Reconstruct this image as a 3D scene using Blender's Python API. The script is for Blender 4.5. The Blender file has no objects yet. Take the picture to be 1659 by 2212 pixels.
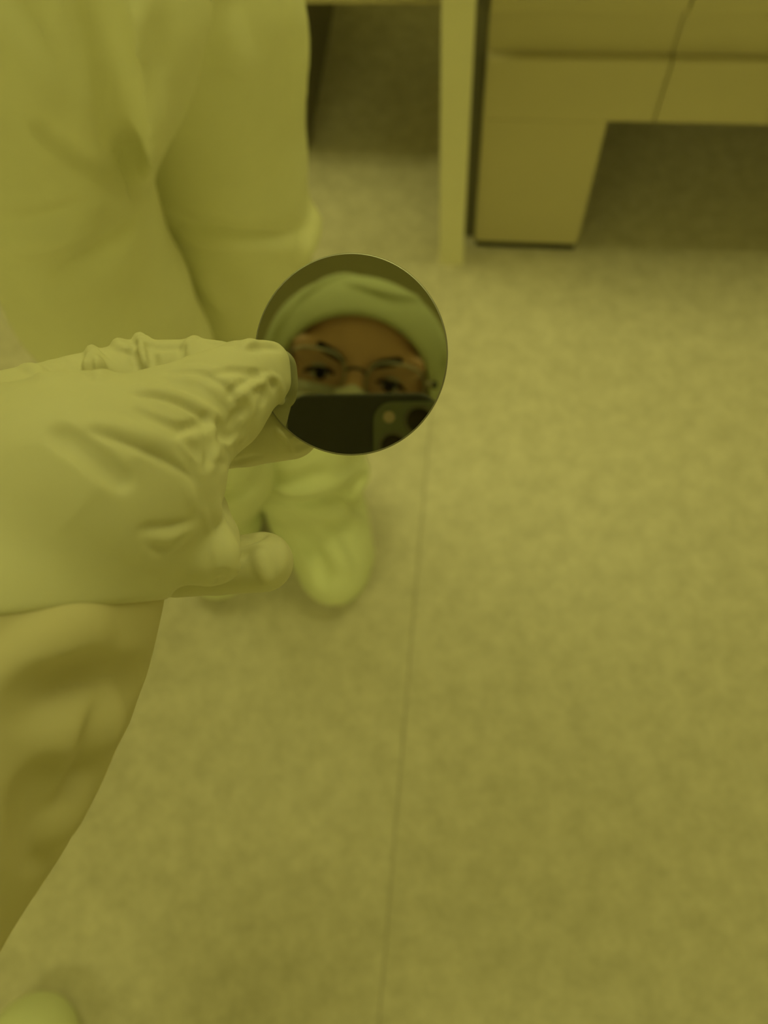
import bpy, math
import numpy as np
from mathutils import Matrix, Vector

# ------------------------------------------------------------------ camera
F_PX, IMW, IMH = 1660.0, 1659, 2212
CX, CY = IMW / 2, IMH / 2
CAM_H = 1.30                                   # height of the phone lens above the floor


def ray(px, py):
    return np.array([(px - CX) / F_PX, -(py - CY) / F_PX, -1.0])


def unit(v):
    v = np.asarray(v, float)
    return v / np.linalg.norm(v)


_n = unit(ray(940, 1750))                      # the plumb line's vanishing point (straight down)
_zw = -_n
_fw = np.array([0, 0, -1.0])
_yw = unit(_fw - (_fw @ _zw) * _zw)
_xw = np.cross(_yw, _zw)
ROT = np.array([_xw, _yw, _zw])                # camera -> world
CAM = np.array([0.0, 0.0, CAM_H])

scene = bpy.context.scene
COL = scene.collection
cam_data = bpy.data.cameras.new('camera')
cam_data.sensor_fit = 'VERTICAL'
cam_data.sensor_height = 36.0
cam_data.sensor_width = 27.0
cam_data.lens = F_PX / IMH * 36.0
cam_data.clip_start = 0.01
cam_data.clip_end = 50
cam_data.dof.use_dof = True
cam_data.dof.focus_distance = 0.193
cam_data.dof.aperture_fstop = 11.0
cam = bpy.data.objects.new('camera', cam_data)
COL.objects.link(cam)
_m = np.eye(4)
_m[:3, :3] = ROT
_m[:3, 3] = CAM
cam.matrix_world = Matrix(_m.tolist())
scene.camera = cam

# ------------------------------------------------------------------ light and exposure
AMBER = (1.0, 0.965, 0.30)
LAMP = 6.7                                     # radiance of the ceiling panels
world = bpy.data.worlds.new('world')
scene.world = world
world.use_nodes = True
world.node_tree.nodes['Background'].inputs['Color'].default_value = (*AMBER, 1)
world.node_tree.nodes['Background'].inputs['Strength'].default_value = 0.02
scene.view_settings.view_transform = 'Standard'
scene.view_settings.look = 'None'
scene.view_settings.gamma = 1.0
scene.view_settings.use_curve_mapping = False
scene.view_settings.exposure = 0.0
scene.cycles.max_bounces = 10
scene.cycles.diffuse_bounces = 6

# room axes (the benches and floor sheets share them)
U = np.array([0.967, -0.253, 0.0]); U = unit(U)
V = np.array([-U[1], U[0], 0.0])
Zv = np.array([0, 0, 1.0])
RM = np.stack([U, V, Zv], 1)                   # room -> world


def c2w(p):
    return np.asarray(p, float) @ ROT.T + CAM


def r2w(p):
    return np.asarray(p, float) @ RM.T


def same(p):
    return np.asarray(p, float)


def on_y(px, py, y):
    """point of the plane world-y = y seen at this pixel"""
    d = ROT @ ray(px, py)
    return CAM + d * (y / d[1])


def on_z(px, py, z=0.0):
    d = ROT @ ray(px, py)
    return CAM + d * ((z - CAM_H) / d[2])


def at_z(px, py, depth):
    return ray(px, py) * depth                 # camera space


# ------------------------------------------------------------------ materials
def mat(name, color, rough=0.6, metal=0.0, noise=None, bump=None, emit=None, spec=0.4, sss=0.0, alpha=None):
    m = bpy.data.materials.new(name)
    m.use_nodes = True
    nt = m.node_tree
    b = nt.nodes['Principled BSDF']
    b.inputs['Base Color'].default_value = (*color, 1)
    b.inputs['Roughness'].default_value = rough
    b.inputs['Metallic'].default_value = metal
    b.inputs['Specular IOR Level'].default_value = spec
    if sss:
        b.inputs['Subsurface Weight'].default_value = sss
        b.inputs['Subsurface Radius'].default_value = (0.01, 0.008, 0.004)
        b.inputs['Subsurface Scale'].default_value = 0.5
    tc = nt.nodes.new('ShaderNodeTexCoord')
    if noise:
        sc, amt, det = noise[:3]
        tx = nt.nodes.new('ShaderNodeTexNoise')
        tx.inputs['Scale'].default_value = sc
        tx.inputs['Detail'].default_value = det
        tx.inputs['Roughness'].default_value = 0.65
        nt.links.new(tc.outputs['Object'], tx.inputs['Vector'])
        rp = nt.nodes.new('ShaderNodeValToRGB')
        rp.color_ramp.elements[0].position = 0.3
        rp.color_ramp.elements[1].position = 0.7
        rp.color_ramp.elements[0].color = (*[c * (1 - amt) for c in color], 1)
        rp.color_ramp.elements[1].color = (*[min(1, c * (1 + amt)) for c in color], 1)
        nt.links.new(tx.outputs['Fac'], rp.inputs['Fac'])
        nt.links.new(rp.outputs['Color'], b.inputs['Base Color'])
    if bump:
        sc, st, dist = bump
        t2 = nt.nodes.new('ShaderNodeTexNoise')
        t2.inputs['Scale'].default_value = sc
        t2.inputs['Detail'].default_value = 4
        nt.links.new(tc.outputs['Object'], t2.inputs['Vector'])
        bp = nt.nodes.new('ShaderNodeBump')
        bp.inputs['Strength'].default_value = st
        bp.inputs['Distance'].default_value = dist
        nt.links.new(t2.outputs['Fac'], bp.inputs['Height'])
        nt.links.new(bp.outputs['Normal'], b.inputs['Normal'])
    if emit:
        b.inputs['Emission Color'].default_value = (*emit[0], 1)
        b.inputs['Emission Strength'].default_value = emit[1]
    return m


def vinyl_mat():
    m = mat('vinyl', (0.6, 0.55, 0.45), 0.42, spec=0.35)
    nt = m.node_tree
    b = nt.nodes['Principled BSDF']
    tc = [n for n in nt.nodes if n.type == 'TEX_COORD'][0]
    n1 = nt.nodes.new('ShaderNodeTexNoise'); n1.inputs['Scale'].default_value = 26; n1.inputs['Detail'].default_value = 6; n1.inputs['Roughness'].default_value = 0.6
    n2 = nt.nodes.new('ShaderNodeTexNoise'); n2.inputs['Scale'].default_value = 95; n2.inputs['Detail'].default_value = 3
    for n in (n1, n2):
        nt.links.new(tc.outputs['Object'], n.inputs['Vector'])
    mx = nt.nodes.new('ShaderNodeMath'); mx.operation = 'ADD'
    h = nt.nodes.new('ShaderNodeMath'); h.operation = 'MULTIPLY'; h.inputs[1].default_value = 0.33
    h2 = nt.nodes.new('ShaderNodeMath'); h2.operation = 'MULTIPLY'; h2.inputs[1].default_value = 0.67
    nt.links.new(n1.outputs['Fac'], h2.inputs[0]); nt.links.new(n2.outputs['Fac'], h.inputs[0])
    nt.links.new(h.outputs[0], mx.inputs[0]); nt.links.new(h2.outputs[0], mx.inputs[1])
    rp = nt.nodes.new('ShaderNodeValToRGB')
    e = rp.color_ramp.elements
    e[0].position = 0.34; e[0].color = (0.515, 0.485, 0.385, 1)
    e[1].position = 0.62; e[1].color = (0.655, 0.615, 0.51, 1)
    nt.links.new(mx.outputs[0], rp.inputs['Fac'])
    nt.links.new(rp.outputs['Color'], b.inputs['Base Color'])
    return m


M = {
    'vinyl': vinyl_mat(),
    'seam': mat('seam_filler', (0.50, 0.465, 0.37), 0.6),
    'wall': mat('wall_paint', (0.62, 0.60, 0.40), 0.6, noise=(3, 0.03, 3)),
    'ceiling': mat('ceiling_panel', (0.44, 0.42, 0.28), 0.7, noise=(4, 0.03, 3)),
    'coverall': mat('coverall_cloth', (0.87, 0.87, 0.65), 0.75, noise=(9, 0.04, 4), bump=(30, 0.25, 0.006), spec=0.2),
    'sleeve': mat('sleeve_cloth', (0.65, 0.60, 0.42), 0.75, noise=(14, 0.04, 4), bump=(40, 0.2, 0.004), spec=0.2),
    'bootie': mat('bootie_cloth', (0.74, 0.78, 0.54), 0.65, noise=(12, 0.05, 4), bump=(26, 0.3, 0.006), spec=0.25),
    'glove': mat('glove_rubber', (0.70, 0.685, 0.51), 0.5, noise=(40, 0.03, 4), bump=(75, 0.16, 0.0015), spec=0.3, sss=0.08),
    'hood': mat('hood_cloth', (0.62, 0.67, 0.44), 0.75, noise=(10, 0.04, 4), bump=(30, 0.2, 0.004), spec=0.2),
    'mask': mat('mask_cloth', (0.74, 0.74, 0.66), 0.8, noise=(50, 0.04, 3), spec=0.2),
    'skin': mat('skin', (0.66, 0.42, 0.29), 0.5, noise=(25, 0.06, 4), spec=0.35),
    'hair': mat('brow_hair', (0.018, 0.013, 0.009), 0.9, noise=(90, 0.3, 3), spec=0.05),
    'eye': mat('eye_white', (0.5, 0.46, 0.42), 0.3, noise=(60, 0.04, 2)),
    'rim': mat('glasses_metal', (0.42, 0.38, 0.30), 0.35, metal=0.8, noise=(30, 0.05, 2)),
    'bench': mat('bench_laminate', (0.57, 0.52, 0.34), 0.5, noise=(2.5, 0.05, 3), bump=(60, 0.05, 0.001), spec=0.3),
    'bench_lightened': mat('bench_laminate_lightened', (0.80, 0.76, 0.55), 0.55, noise=(3, 0.05, 3)),  # lightened copy of the laminate, bounces more light under the left bench
    'bench_shaded': mat('bench_laminate_shaded', (0.20, 0.19, 0.15), 0.55, noise=(3, 0.05, 3)),  # darkened copy of the laminate: shade under the benches put into the colour
    'post': mat('post_paint', (0.90, 0.87, 0.68), 0.45, noise=(4, 0.03, 3)),
    'rubber': mat('black_rubber', (0.03, 0.03, 0.03), 0.7, noise=(30, 0.1, 2)),
    'wafer': mat('polished_silicon', (0.56, 0.57, 0.53), 0.012, metal=1.0),
    'waferedge': mat('ground_silicon_edge', (0.36, 0.36, 0.33), 0.5, metal=1.0, noise=(200, 0.03, 2)),
    'phone': mat('phone_case', (0.07, 0.07, 0.066), 0.55, noise=(40, 0.08, 2), spec=0.3),
    'phonemodule': mat('camera_plate', (0.20, 0.22, 0.15), 0.35, noise=(40, 0.05, 2)),
    'lensring': mat('lens_ring', (0.20, 0.19, 0.16), 0.3, metal=0.7, noise=(40, 0.05, 2)),
    'lensglass': mat('lens_glass', (0.04, 0.03, 0.016), 0.1, noise=(40, 0.1, 2), spec=0.3),
    'flash': mat('flash_window', (0.62, 0.50, 0.40), 0.4, noise=(60, 0.05, 2)),
    'screen': mat('screen_glass', (0.01, 0.01, 0.011), 0.08, noise=(20, 0.05, 2)),
    'lampframe': mat('lamp_frame', (0.7, 0.68, 0.6), 0.5, noise=(5, 0.03, 2)),
    'diffuserdim': mat('lamp_diffuser_dimmed', (0.8, 0.7, 0.2), 0.6, emit=(AMBER, LAMP * 0.85)),
    'diffuser': mat('lamp_diffuser', (0.8, 0.7, 0.2), 0.6, emit=(AMBER, LAMP)),
}


def lens_pane_mat():
    m = bpy.data.materials.new('spectacle_lens')
    m.use_nodes = True
    nt = m.node_tree
    nt.nodes.clear()
    o = nt.nodes.new('ShaderNodeOutputMaterial')
    mix = nt.nodes.new('ShaderNodeMixShader')
    fr = nt.nodes.new('ShaderNodeFresnel'); fr.inputs['IOR'].default_value = 1.25
    t = nt.nodes.new('ShaderNodeBsdfTransparent'); t.inputs['Color'].default_value = (0.93, 0.93, 0.92, 1)
    g = nt.nodes.new('ShaderNodeBsdfGlossy'); g.inputs['Roughness'].default_value = 0.02
    nt.links.new(fr.outputs[0], mix.inputs[0]); nt.links.new(t.outputs[0], mix.inputs[1]); nt.links.new(g.outputs[0], mix.inputs[2])
    nt.links.new(mix.outputs[0], o.inputs['Surface'])
    return m


M['pane'] = lens_pane_mat()


# ------------------------------------------------------------------ mesh helpers
def link(name, verts, faces, material, parent=None, smooth=True, origin=None):
    verts = np.asarray(verts, float)
    o0 = np.zeros(3) if origin is None else np.asarray(origin, float)
    me = bpy.data.meshes.new(name)
    me.from_pydata((verts - o0).tolist(), [], [list(map(int, f)) for f in faces])
    me.materials.append(material)
    if smooth:
        me.polygons.foreach_set('use_smooth', [True] * len(me.polygons))
    me.update()
    ob = bpy.data.objects.new(name, me)
    COL.objects.link(ob)
    ob.location = o0
    if parent:
        ob.parent = parent
        ob.matrix_parent_inverse = parent_world(parent).inverted()
    return ob


def parent_world(o):
    mw = Matrix.LocRotScale(o.location, o.rotation_euler, o.scale)
    if o.parent:
        mw = parent_world(o.parent) @ o.matrix_parent_inverse @ mw
    return mw


def empty(name, loc):
    e = bpy.data.objects.new(name, None)
    e.empty_display_size = 0.05
    COL.objects.link(e)
    e.location = [float(c) for c in loc]
    return e


def tag(o, label=None, cat=None, group=None, kind=None):
    for k, v in (('label', label), ('category', cat), ('group', group), ('kind', kind)):
        if v:
            o[k] = v
    return o


def box_geo(lo, hi, bev=0.0):
    """box with chamfered edges (24 verts) as verts, faces"""
    lo = np.array(lo, float); hi = np.array(hi, float)
    if bev <= 0:
        v = [(x, y, z) for z in (lo[2], hi[2]) for y in (lo[1], hi[1]) for x in (lo[0], hi[0])]
        return np.array(v), [(0, 2, 3, 1), (4, 5, 7, 6), (0, 1, 5, 4), (2, 6, 7, 3), (0, 4, 6, 2), (1, 3, 7, 5)]
    import bmesh
    bm = bmesh.new()
    bmesh.ops.create_cube(bm, size=1.0)
    c = (lo + hi) / 2; s = hi - lo
    for vv in bm.verts:
        vv.co = Vector(c + np.array(vv.co) * s)
    bmesh.ops.bevel(bm, geom=bm.edges[:], offset=bev, segments=2, affect='EDGES', profile=0.5)
    bm.verts.ensure_lookup_table()
    v = np.array([list(q.co) for q in bm.verts])
    f = [[q.index for q in fc.verts] for fc in bm.faces]
    bm.free()
    return v, f


def join_geo(parts):
    V_, F_ = [], []
    n = 0
    for v, f in parts:
        V_.append(np.asarray(v)); F_ += [[i + n for i in q] for q in f]
        n += len(v)
    return np.concatenate(V_), F_


def rbox(name, lo, hi, material, parent=None, bev=0.0, xf=r2w, origin=True):
    v, f = box_geo(lo, hi, bev)
    c = xf(np.array([(lo[0] + hi[0]) / 2, (lo[1] + hi[1]) / 2, lo[2]]))
    return link(name, xf(v), f, material, parent, smooth=False, origin=c if origin else None)


def tube(path, radius, closed=False, n=10):
    P = np.asarray(path, float)
    m = len(P)
    r = np.full(m, radius) if np.isscalar(radius) else np.asarray(radius)
    T = np.roll(P, -1, 0) - np.roll(P, 1, 0)
    if not closed:
        T[0] = P[1] - P[0]; T[-1] = P[-1] - P[-2]
    T /= np.linalg.norm(T, axis=1)[:, None]
    up = np.array([0.13, 0.37, 0.92])
    verts, faces = [], []
    for i in range(m):
        a = unit(np.cross(T[i], up)); b = np.cross(T[i], a)
        for k in range(n):
            t = 2 * math.pi * k / n
            verts.append(P[i] + r[i] * (math.cos(t) * a + math.sin(t) * b))
    for i in range(m if closed else m - 1):
        j = (i + 1) % m
        for k in range(n):
            l = (k + 1) % n
            faces.append((i * n + k, i * n + l, j * n + l, j * n + k))
    if not closed:
        faces.append(tuple(range(n))[::-1]); faces.append(tuple((m - 1) * n + k for k in range(n)))
    return np.array(verts), faces


def lathe(profile, n=48):
    """profile of (radius, height) about z; ends closed"""
    verts, faces = [], []
    for r, z in profile:
        for k in range(n):
            t = 2 * math.pi * k / n
            verts.append((r * math.cos(t), r * math.sin(t), z))
    for i in range(len(profile) - 1):
        for k in range(n):
            l = (k + 1) % n
            faces.append((i * n + k, i * n + l, (i + 1) * n + l, (i + 1) * n + k))
    faces.append(tuple(range(n))[::-1])
    faces.append(tuple((len(profile) - 1) * n + k for k in range(n)))
    return np.array(verts), faces


def round_slab(w, h, t, rad, n=10, edge=0.001):
    """rounded-rectangle plate centred on the origin, thickness along z"""
    def ring(ins, z):
        out = []
        for cx_, cy_, a0 in ((1, 1, 0), (-1, 1, 90), (-1, -1, 180), (1, -1, 270)):
            for k in range(n + 1):
                a = math.radians(a0 + 90 * k / n)
                rr = max(rad - ins, 1e-4)
                out.append((cx_ * (w / 2 - rad) + rr * math.cos(a), cy_ * (h / 2 - rad) + rr * math.sin(a), z))
        return out
    rings = [ring(edge, -t / 2), ring(edge * .3, -t / 2 + edge * .3), ring(0, -t / 2 + edge), ring(0, t / 2 - edge), ring(edge * .3, t / 2 - edge * .3), ring(edge, t / 2)]
    m = len(rings[0])
    v = [p for r_ in rings for p in r_]
    f = []
    for i in range(len(rings) - 1):
        for k in range(m):
            l = (k + 1) % m
            f.append((i * m + k, i * m + l, (i + 1) * m + l, (i + 1) * m + k))
    f.append(tuple(range(m))[::-1]); f.append(tuple((len(rings) - 1) * m + k for k in range(m)))
    return np.array(v), f


# ------------------------------------------------------------------ volumes: smooth bodies, cloth and gloves
class Vol:
    """signed-distance grid; bodies are blended into it and meshed as one continuous surface"""

    def __init__(self, lo, hi, cell):
        self.lo = np.array(lo, float); self.cell = cell
        self.n = np.ceil((np.array(hi, float) - self.lo) / cell).astype(int) + 1
        self.ax = [(self.lo[i] + cell * np.arange(self.n[i])).astype(np.float32) for i in range(3)]
        self.F = np.full(self.n, 9.0, np.float32)

    def sub(self, blo, bhi):
        i0 = np.clip(np.floor((np.asarray(blo) - self.lo) / self.cell).astype(int), 0, self.n)
        i1 = np.clip(np.ceil((np.asarray(bhi) - self.lo) / self.cell).astype(int) + 1, 0, self.n)
        if (i1 <= i0).any():
            return None, None
        s = tuple(slice(a, b) for a, b in zip(i0, i1))
        g = (self.ax[0][s[0]][:, None, None], self.ax[1][s[1]][None, :, None], self.ax[2][s[2]][None, None, :])
        return s, g

    def blend(self, s, d, k, cut=False):
        A = self.F[s]
        if cut:
            B = -d
            h = np.maximum(k - np.abs(A - B), 0) / k
            self.F[s] = np.maximum(A, B) + h * h * k / 4
        else:
            h = np.maximum(k - np.abs(A - d), 0) / k
            self.F[s] = np.minimum(A, d) - h * h * k / 4

    def cap(self, a, b, ra, rb, k=0.003, cut=False):
        a = np.asarray(a, float); b = np.asarray(b, float)
        pad = max(ra, rb) + k + 4 * self.cell
        s, g = self.sub(np.minimum(a, b) - pad, np.maximum(a, b) + pad)
        if s is None:
            return
        ab = b - a
        L = max(ab @ ab, 1e-12)
        t = np.clip(((g[0] - a[0]) * ab[0] + (g[1] - a[1]) * ab[1] + (g[2] - a[2]) * ab[2]) / L, 0, 1)
        d = np.sqrt((g[0] - a[0] - t * ab[0]) ** 2 + (g[1] - a[1] - t * ab[1]) ** 2 + (g[2] - a[2] - t * ab[2]) ** 2) - (ra + (rb - ra) * t)
        self.blend(s, d.astype(np.float32), k, cut)

    def chain(self, pts, k=0.003, k0=None):
        """one tapered limb: its own pieces join softly, then the limb joins the rest with k"""
        tmp = self.F; keep = tmp.copy()
        self.F = np.full(self.n, 9.0, np.float32)
        for (a, ra), (b, rb) in zip(pts[:-1], pts[1:]):
            self.cap(a, b, ra, rb, k0 or min(ra, rb) * 0.12)
        d = self.F
        self.F = keep
        self.blend((slice(None),) * 3, d, k)

    def ell(self, c, r, k=0.003, cut=False, rot=None):
        c = np.asarray(c, float); r = np.asarray(r, float)
        pad = r.max() + k + 4 * self.cell
        s, g = self.sub(c - pad, c + pad)
        if s is None:
            return
        q = [g[0] - c[0], g[1] - c[1], g[2] - c[2]]
        if rot is not None:
            q = [rot[i][0] * q[0] + rot[i][1] * q[1] + rot[i][2] * q[2] for i in range(3)]
        k0 = np.sqrt((q[0] / r[0]) ** 2 + (q[1] / r[1]) ** 2 + (q[2] / r[2]) ** 2)
        k1 = np.sqrt((q[0] / r[0] ** 2) ** 2 + (q[1] / r[1] ** 2) ** 2 + (q[2] / r[2] ** 2) ** 2) + 1e-9
        self.blend(s, (k0 * (k0 - 1) / k1).astype(np.float32), k, cut)

    def sample(self, P):
        q = (np.asarray(P) - self.lo) / self.cell
        i = np.clip(np.floor(q).astype(int), 0, self.n - 2)
        f = np.clip(q - i, 0, 1)
        out = 0
        for dx in (0, 1):
            for dy in (0, 1):
                for dz in (0, 1):
                    w = (f[:, 0] if dx else 1 - f[:, 0]) * (f[:, 1] if dy else 1 - f[:, 1]) * (f[:, 2] if dz else 1 - f[:, 2])
                    out = out + w * self.F[i[:, 0] + dx, i[:, 1] + dy, i[:, 2] + dz]
        inside = ((q > 0) & (q < self.n - 1)).all(1)
        return np.where(inside, out, 9.0)

    def hit(self, o, d, t0, t1):
        d = unit(d)
        t = np.arange(t0, t1, self.cell * 0.5)
        P = o + t[:, None] * d
        f = self.sample(P)
        w = np.nonzero(f < 0)[0]
        if len(w) == 0:
            return None
        p = P[w[0]]
        e = self.cell * 1.5
        D = np.array([[e, 0, 0], [-e, 0, 0], [0, e, 0], [0, -e, 0], [0, 0, e], [0, 0, -e]])
        g = self.sample(p + D)
        n = np.array([g[0] - g[1], g[2] - g[3], g[4] - g[5]])
        return p, n / (np.linalg.norm(n) + 1e-12)

    def fold(self, rays, r, h, k, cut=False, taper=True, t0=0.05, t1=3.0):
        """a crease or a ridge of the cloth that follows the surface met by these rays"""
        H = [self.hit(o, d, t0, t1) for o, d in rays]
        H = [x for x in H if x is not None]
        m = len(H)
        if m < 2:
            return
        pts = []
        for i, (p, n) in enumerate(H):
            w = 1.0
            if taper:
                w = max(0.15, math.sin(math.pi * (i + 0.35) / (m - 0.3)) ** 0.6)
            pts.append((p + n * ((r - h * w) if cut else (h * w - r)), r))
        for (a, ra), (b, rb) in zip(pts[:-1], pts[1:]):
            if np.linalg.norm(a - b) < max(10 * r, 0.02):
                self.cap(a, b, ra, rb, k, cut)

    def mesh(self):
        F = self.F.copy()
        for a in range(3):
            i = [slice(None)] * 3
            i[a] = 0; F[tuple(i)] = np.maximum(F[tuple(i)], 1e-3)
            i[a] = -1; F[tuple(i)] = np.maximum(F[tuple(i)], 1e-3)
        n = np.array(F.shape)
        S = F < 0
        c = np.zeros(n - 1, np.int8)
        for dx in (0, 1):
            for dy in (0, 1):
                for dz in (0, 1):
                    c += S[dx:n[0] - 1 + dx, dy:n[1] - 1 + dy, dz:n[2] - 1 + dz]
        act = (c > 0) & (c < 8)
        I = np.argwhere(act)
        idx = np.full(n - 1, -1, np.int32)
        idx[act] = np.arange(len(I))
        acc = np.zeros((len(I), 3)); cnt = np.zeros(len(I))
        for a in range(3):
            o1, o2 = [x for x in range(3) if x != a]
            for u in (0, 1):
                for v in (0, 1):
                    A = I.copy(); A[:, o1] += u; A[:, o2] += v
                    B = A.copy(); B[:, a] += 1
                    fa = F[A[:, 0], A[:, 1], A[:, 2]]; fb = F[B[:, 0], B[:, 1], B[:, 2]]
                    x = (fa < 0) != (fb < 0)
                    t = np.where(x, fa / np.where(x, fa - fb, 1), 0)
                    p = A.astype(float); p[:, a] += t
                    acc[x] += p[x]; cnt[x] += 1
        verts = self.lo + self.cell * acc / cnt[:, None]
        faces = []
        for a in range(3):
            o1, o2 = (a + 1) % 3, (a + 2) % 3
            sl0 = [slice(None)] * 3; sl1 = [slice(None)] * 3
            sl0[a] = slice(0, -1); sl1[a] = slice(1, None)
            x = S[tuple(sl0)] != S[tuple(sl1)]
            E = np.argwhere(x)
            ok = (E[:, o1] > 0) & (E[:, o2] > 0) & (E[:, o1] < n[o1] - 1) & (E[:, o2] < n[o2] - 1)
            E = E[ok]
            first = S[E[:, 0], E[:, 1], E[:, 2]]
            q = []
            for u, v in ((1, 1), (0, 1), (0, 0), (1, 0)):
                C = E.copy(); C[:, o1] -= u; C[:, o2] -= v
                q.append(idx[C[:, 0], C[:, 1], C[:, 2]])
            Q = np.stack(q, 1)
            Q[~first] = Q[~first][:, ::-1]
            faces.append(Q)
        return verts, np.concatenate(faces)


def link_vol(name, vol, material, parent, xf=same, relax=2):
    v, f = vol.mesh()
    for _ in range(relax):                      # light relaxation of the grid steps
        acc = np.zeros_like(v); cnt = np.zeros(len(v))
        for i in range(4):
            a, b = f[:, i], f[:, (i + 1) % 4]
            np.add.at(acc, a, v[b]); np.add.at(cnt, a, 1)
            np.add.at(acc, b, v[a]); np.add.at(cnt, b, 1)
        v = 0.5 * v + 0.5 * acc / np.maximum(cnt, 1)[:, None]
    w = xf(v)
    me = bpy.data.meshes.new(name)
    org = w.mean(0)
    w = w - org
    me.vertices.add(len(w)); me.vertices.foreach_set('co', w.astype(np.float32).ravel())
    me.loops.add(len(f) * 4); me.loops.foreach_set('vertex_index', f.astype(np.int32).ravel())
    me.polygons.add(len(f)); me.polygons.foreach_set('loop_start', np.arange(0, len(f) * 4, 4, dtype=np.int32))
    me.update(calc_edges=True)
    me.validate()
    me.polygons.foreach_set('use_smooth', [True] * len(me.polygons))
    me.materials.append(material)
    ob = bpy.data.objects.new(name, me)
    COL.objects.link(ob)
    ob.location = org.tolist()
    if parent:
        ob.parent = parent
        ob.matrix_parent_inverse = parent_world(parent).inverted()
    return ob


def curve_px(pts, step=14):
    """Catmull-Rom through pixel points"""
    P = np.array(pts, float)
    if len(P) == 2:
        n = max(3, int(np.linalg.norm(P[1] - P[0]) / step))
        return [P[0] + (P[1] - P[0]) * i / n for i in range(n + 1)]
    Q = np.vstack([2 * P[0] - P[1], P, 2 * P[-1] - P[-2]])
    out = []
    for i in range(1, len(Q) - 2):
        p0, p1, p2, p3 = Q[i - 1:i + 3]
        n = max(2, int(np.linalg.norm(p2 - p1) / step))
        for k in range(n):
            t = k / n
            out.append(0.5 * ((2 * p1) + (p2 - p0) * t + (2 * p0 - 5 * p1 + 4 * p2 - p3) * t * t + (3 * p1 - p0 - 3 * p2 + p3) * t ** 3))
    out.append(P[-1])
    return out


# ------------------------------------------------------------------ room shell
UMIN, UMAX, VMIN, VMAX, CEIL = -2.3, 2.3, -2.2, 2.15, 2.6
fl = rbox('floor', (UMIN, VMIN, -0.10), (UMAX, VMAX, -0.0025), M['seam'])
tag(fl, kind='structure')
SEAM = -0.060
edges = [UMIN, SEAM - 1.5, SEAM, SEAM + 1.5, UMAX]
for a, b in zip(edges[:-1], edges[1:]):
    rbox('vinyl_sheet', (a + 0.0010, VMIN, -0.0024), (b - 0.0010, VMAX, 0.0), M['vinyl'], fl, bev=0.0008)
tag(rbox('ceiling', (UMIN, VMIN, CEIL), (UMAX, VMAX, CEIL + 0.1), M['ceiling']), kind='structure')
tag(rbox('wall_back', (UMIN, VMAX, 0), (UMAX, VMAX + 0.1, CEIL), M['wall']), kind='structure')
tag(rbox('wall_front', (UMIN, VMIN - 0.1, 0), (UMAX, VMIN, CEIL), M['wall']), kind='structure')
tag(rbox('wall_left', (UMIN - 0.1, VMIN, 0), (UMIN, VMAX, CEIL), M['wall']), kind='structure')
tag(rbox('wall_right', (UMAX, VMIN, 0), (UMAX + 0.1, VMAX, CEIL), M['wall']), kind='structure')

for (u, v, lab) in ((-0.75, 1.20, 'amber ceiling light panel above the far left of the room'),
                    (0.62, 1.20, 'amber ceiling light panel above the right bench'),
                    (-1.3, -1.75, 'amber ceiling light panel behind the photographer on the left'),
                    (1.3, -1.75, 'amber ceiling light panel behind the photographer on the right')):
    rear = v < 0
    e = empty('ceiling_light', r2w((u, v, CEIL)))
    tag(e, lab, 'ceiling light', 'ceiling light panels')
    w, d = 0.60, 0.30
    fr = [box_geo((u - w, v - d, CEIL - 0.03), (u + w, v - d + 0.03, CEIL), 0.003), box_geo((u - w, v + d - 0.03, CEIL - 0.03), (u + w, v + d, CEIL), 0.003),
          box_geo((u - w, v - d + 0.03, CEIL - 0.03), (u - w + 0.03, v + d - 0.03, CEIL), 0.003), box_geo((u + w - 0.03, v - d + 0.03, CEIL - 0.03), (u + w, v + d - 0.03, CEIL), 0.003)]
    vv, ff = join_geo(fr)
    link('frame', r2w(vv), ff, M['lampframe'], e, smooth=False)
    rbox('diffuser', (u - w + 0.03, v - d + 0.03, CEIL - 0.02), (u + w - 0.03, v + d - 0.03, CEIL - 0.012), M['diffuserdim' if rear else 'diffuser'], e)

# ------------------------------------------------------------------ benches and post
VB = 1.095                                     # front plane of the right-hand bench
b1 = empty('lab_bench', r2w((0.75, VB + 0.3, 0)))
tag(b1, 'pale laminate lab bench at the upper right with open foot space beside a broad leg', 'bench')
D1 = VB + 0.62
lg = rbox('leg_panel', (0.0, VB, 0.020), (0.207, VB + 0.03, 0.32), M['bench'], b1, bev=0.003)
rbox('foot_gap_shade', (0.003, VB + 0.006, 0.0), (0.204, VB + 0.028, 0.0195), M['rubber'], lg)  # black strip standing in for the shadow gap under the leg
rbox('leak_blocker', (0.02, D1 - 0.02, 0.0), (1.467, D1, 0.325), M['bench_shaded'], b1)  # added dark panel, stops light leaking into the foot space from behind
rbox('leg_panel', (1.28, VB, 0.0), (1.487, VB + 0.03, 0.32), M['bench'], b1, bev=0.003)
rbox('side_panel', (0.0, VB + 0.032, 0.0), (0.02, D1, 0.32), M['bench'], b1, bev=0.002)
rbox('side_panel', (1.467, VB + 0.032, 0.0), (1.487, D1, 0.32), M['bench'], b1, bev=0.002)
rbox('post_gap_shade', (-0.055, VB + 0.030, 0.0), (-0.0005, VB + 0.045, 0.85), M['bench_shaded'], b1)  # added dark strip standing in for the shade between post and bench
rbox('apron_board', (0.0, VB, 0.32), (0.2800, VB + 0.02, 0.430), M['bench'], b1, bev=0.002)
rbox('apron_board', (0.2822, VB, 0.32), (0.90, VB + 0.02, 0.430), M['bench'], b1, bev=0.002)
rbox('apron_board', (0.9022, VB, 0.32), (1.487, VB + 0.02, 0.430), M['bench'], b1, bev=0.002)
rbox('recessed_rail', (0.0, VB + 0.020, 0.430), (0.2800, VB + 0.03, 0.508), M['bench'], b1)
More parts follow.
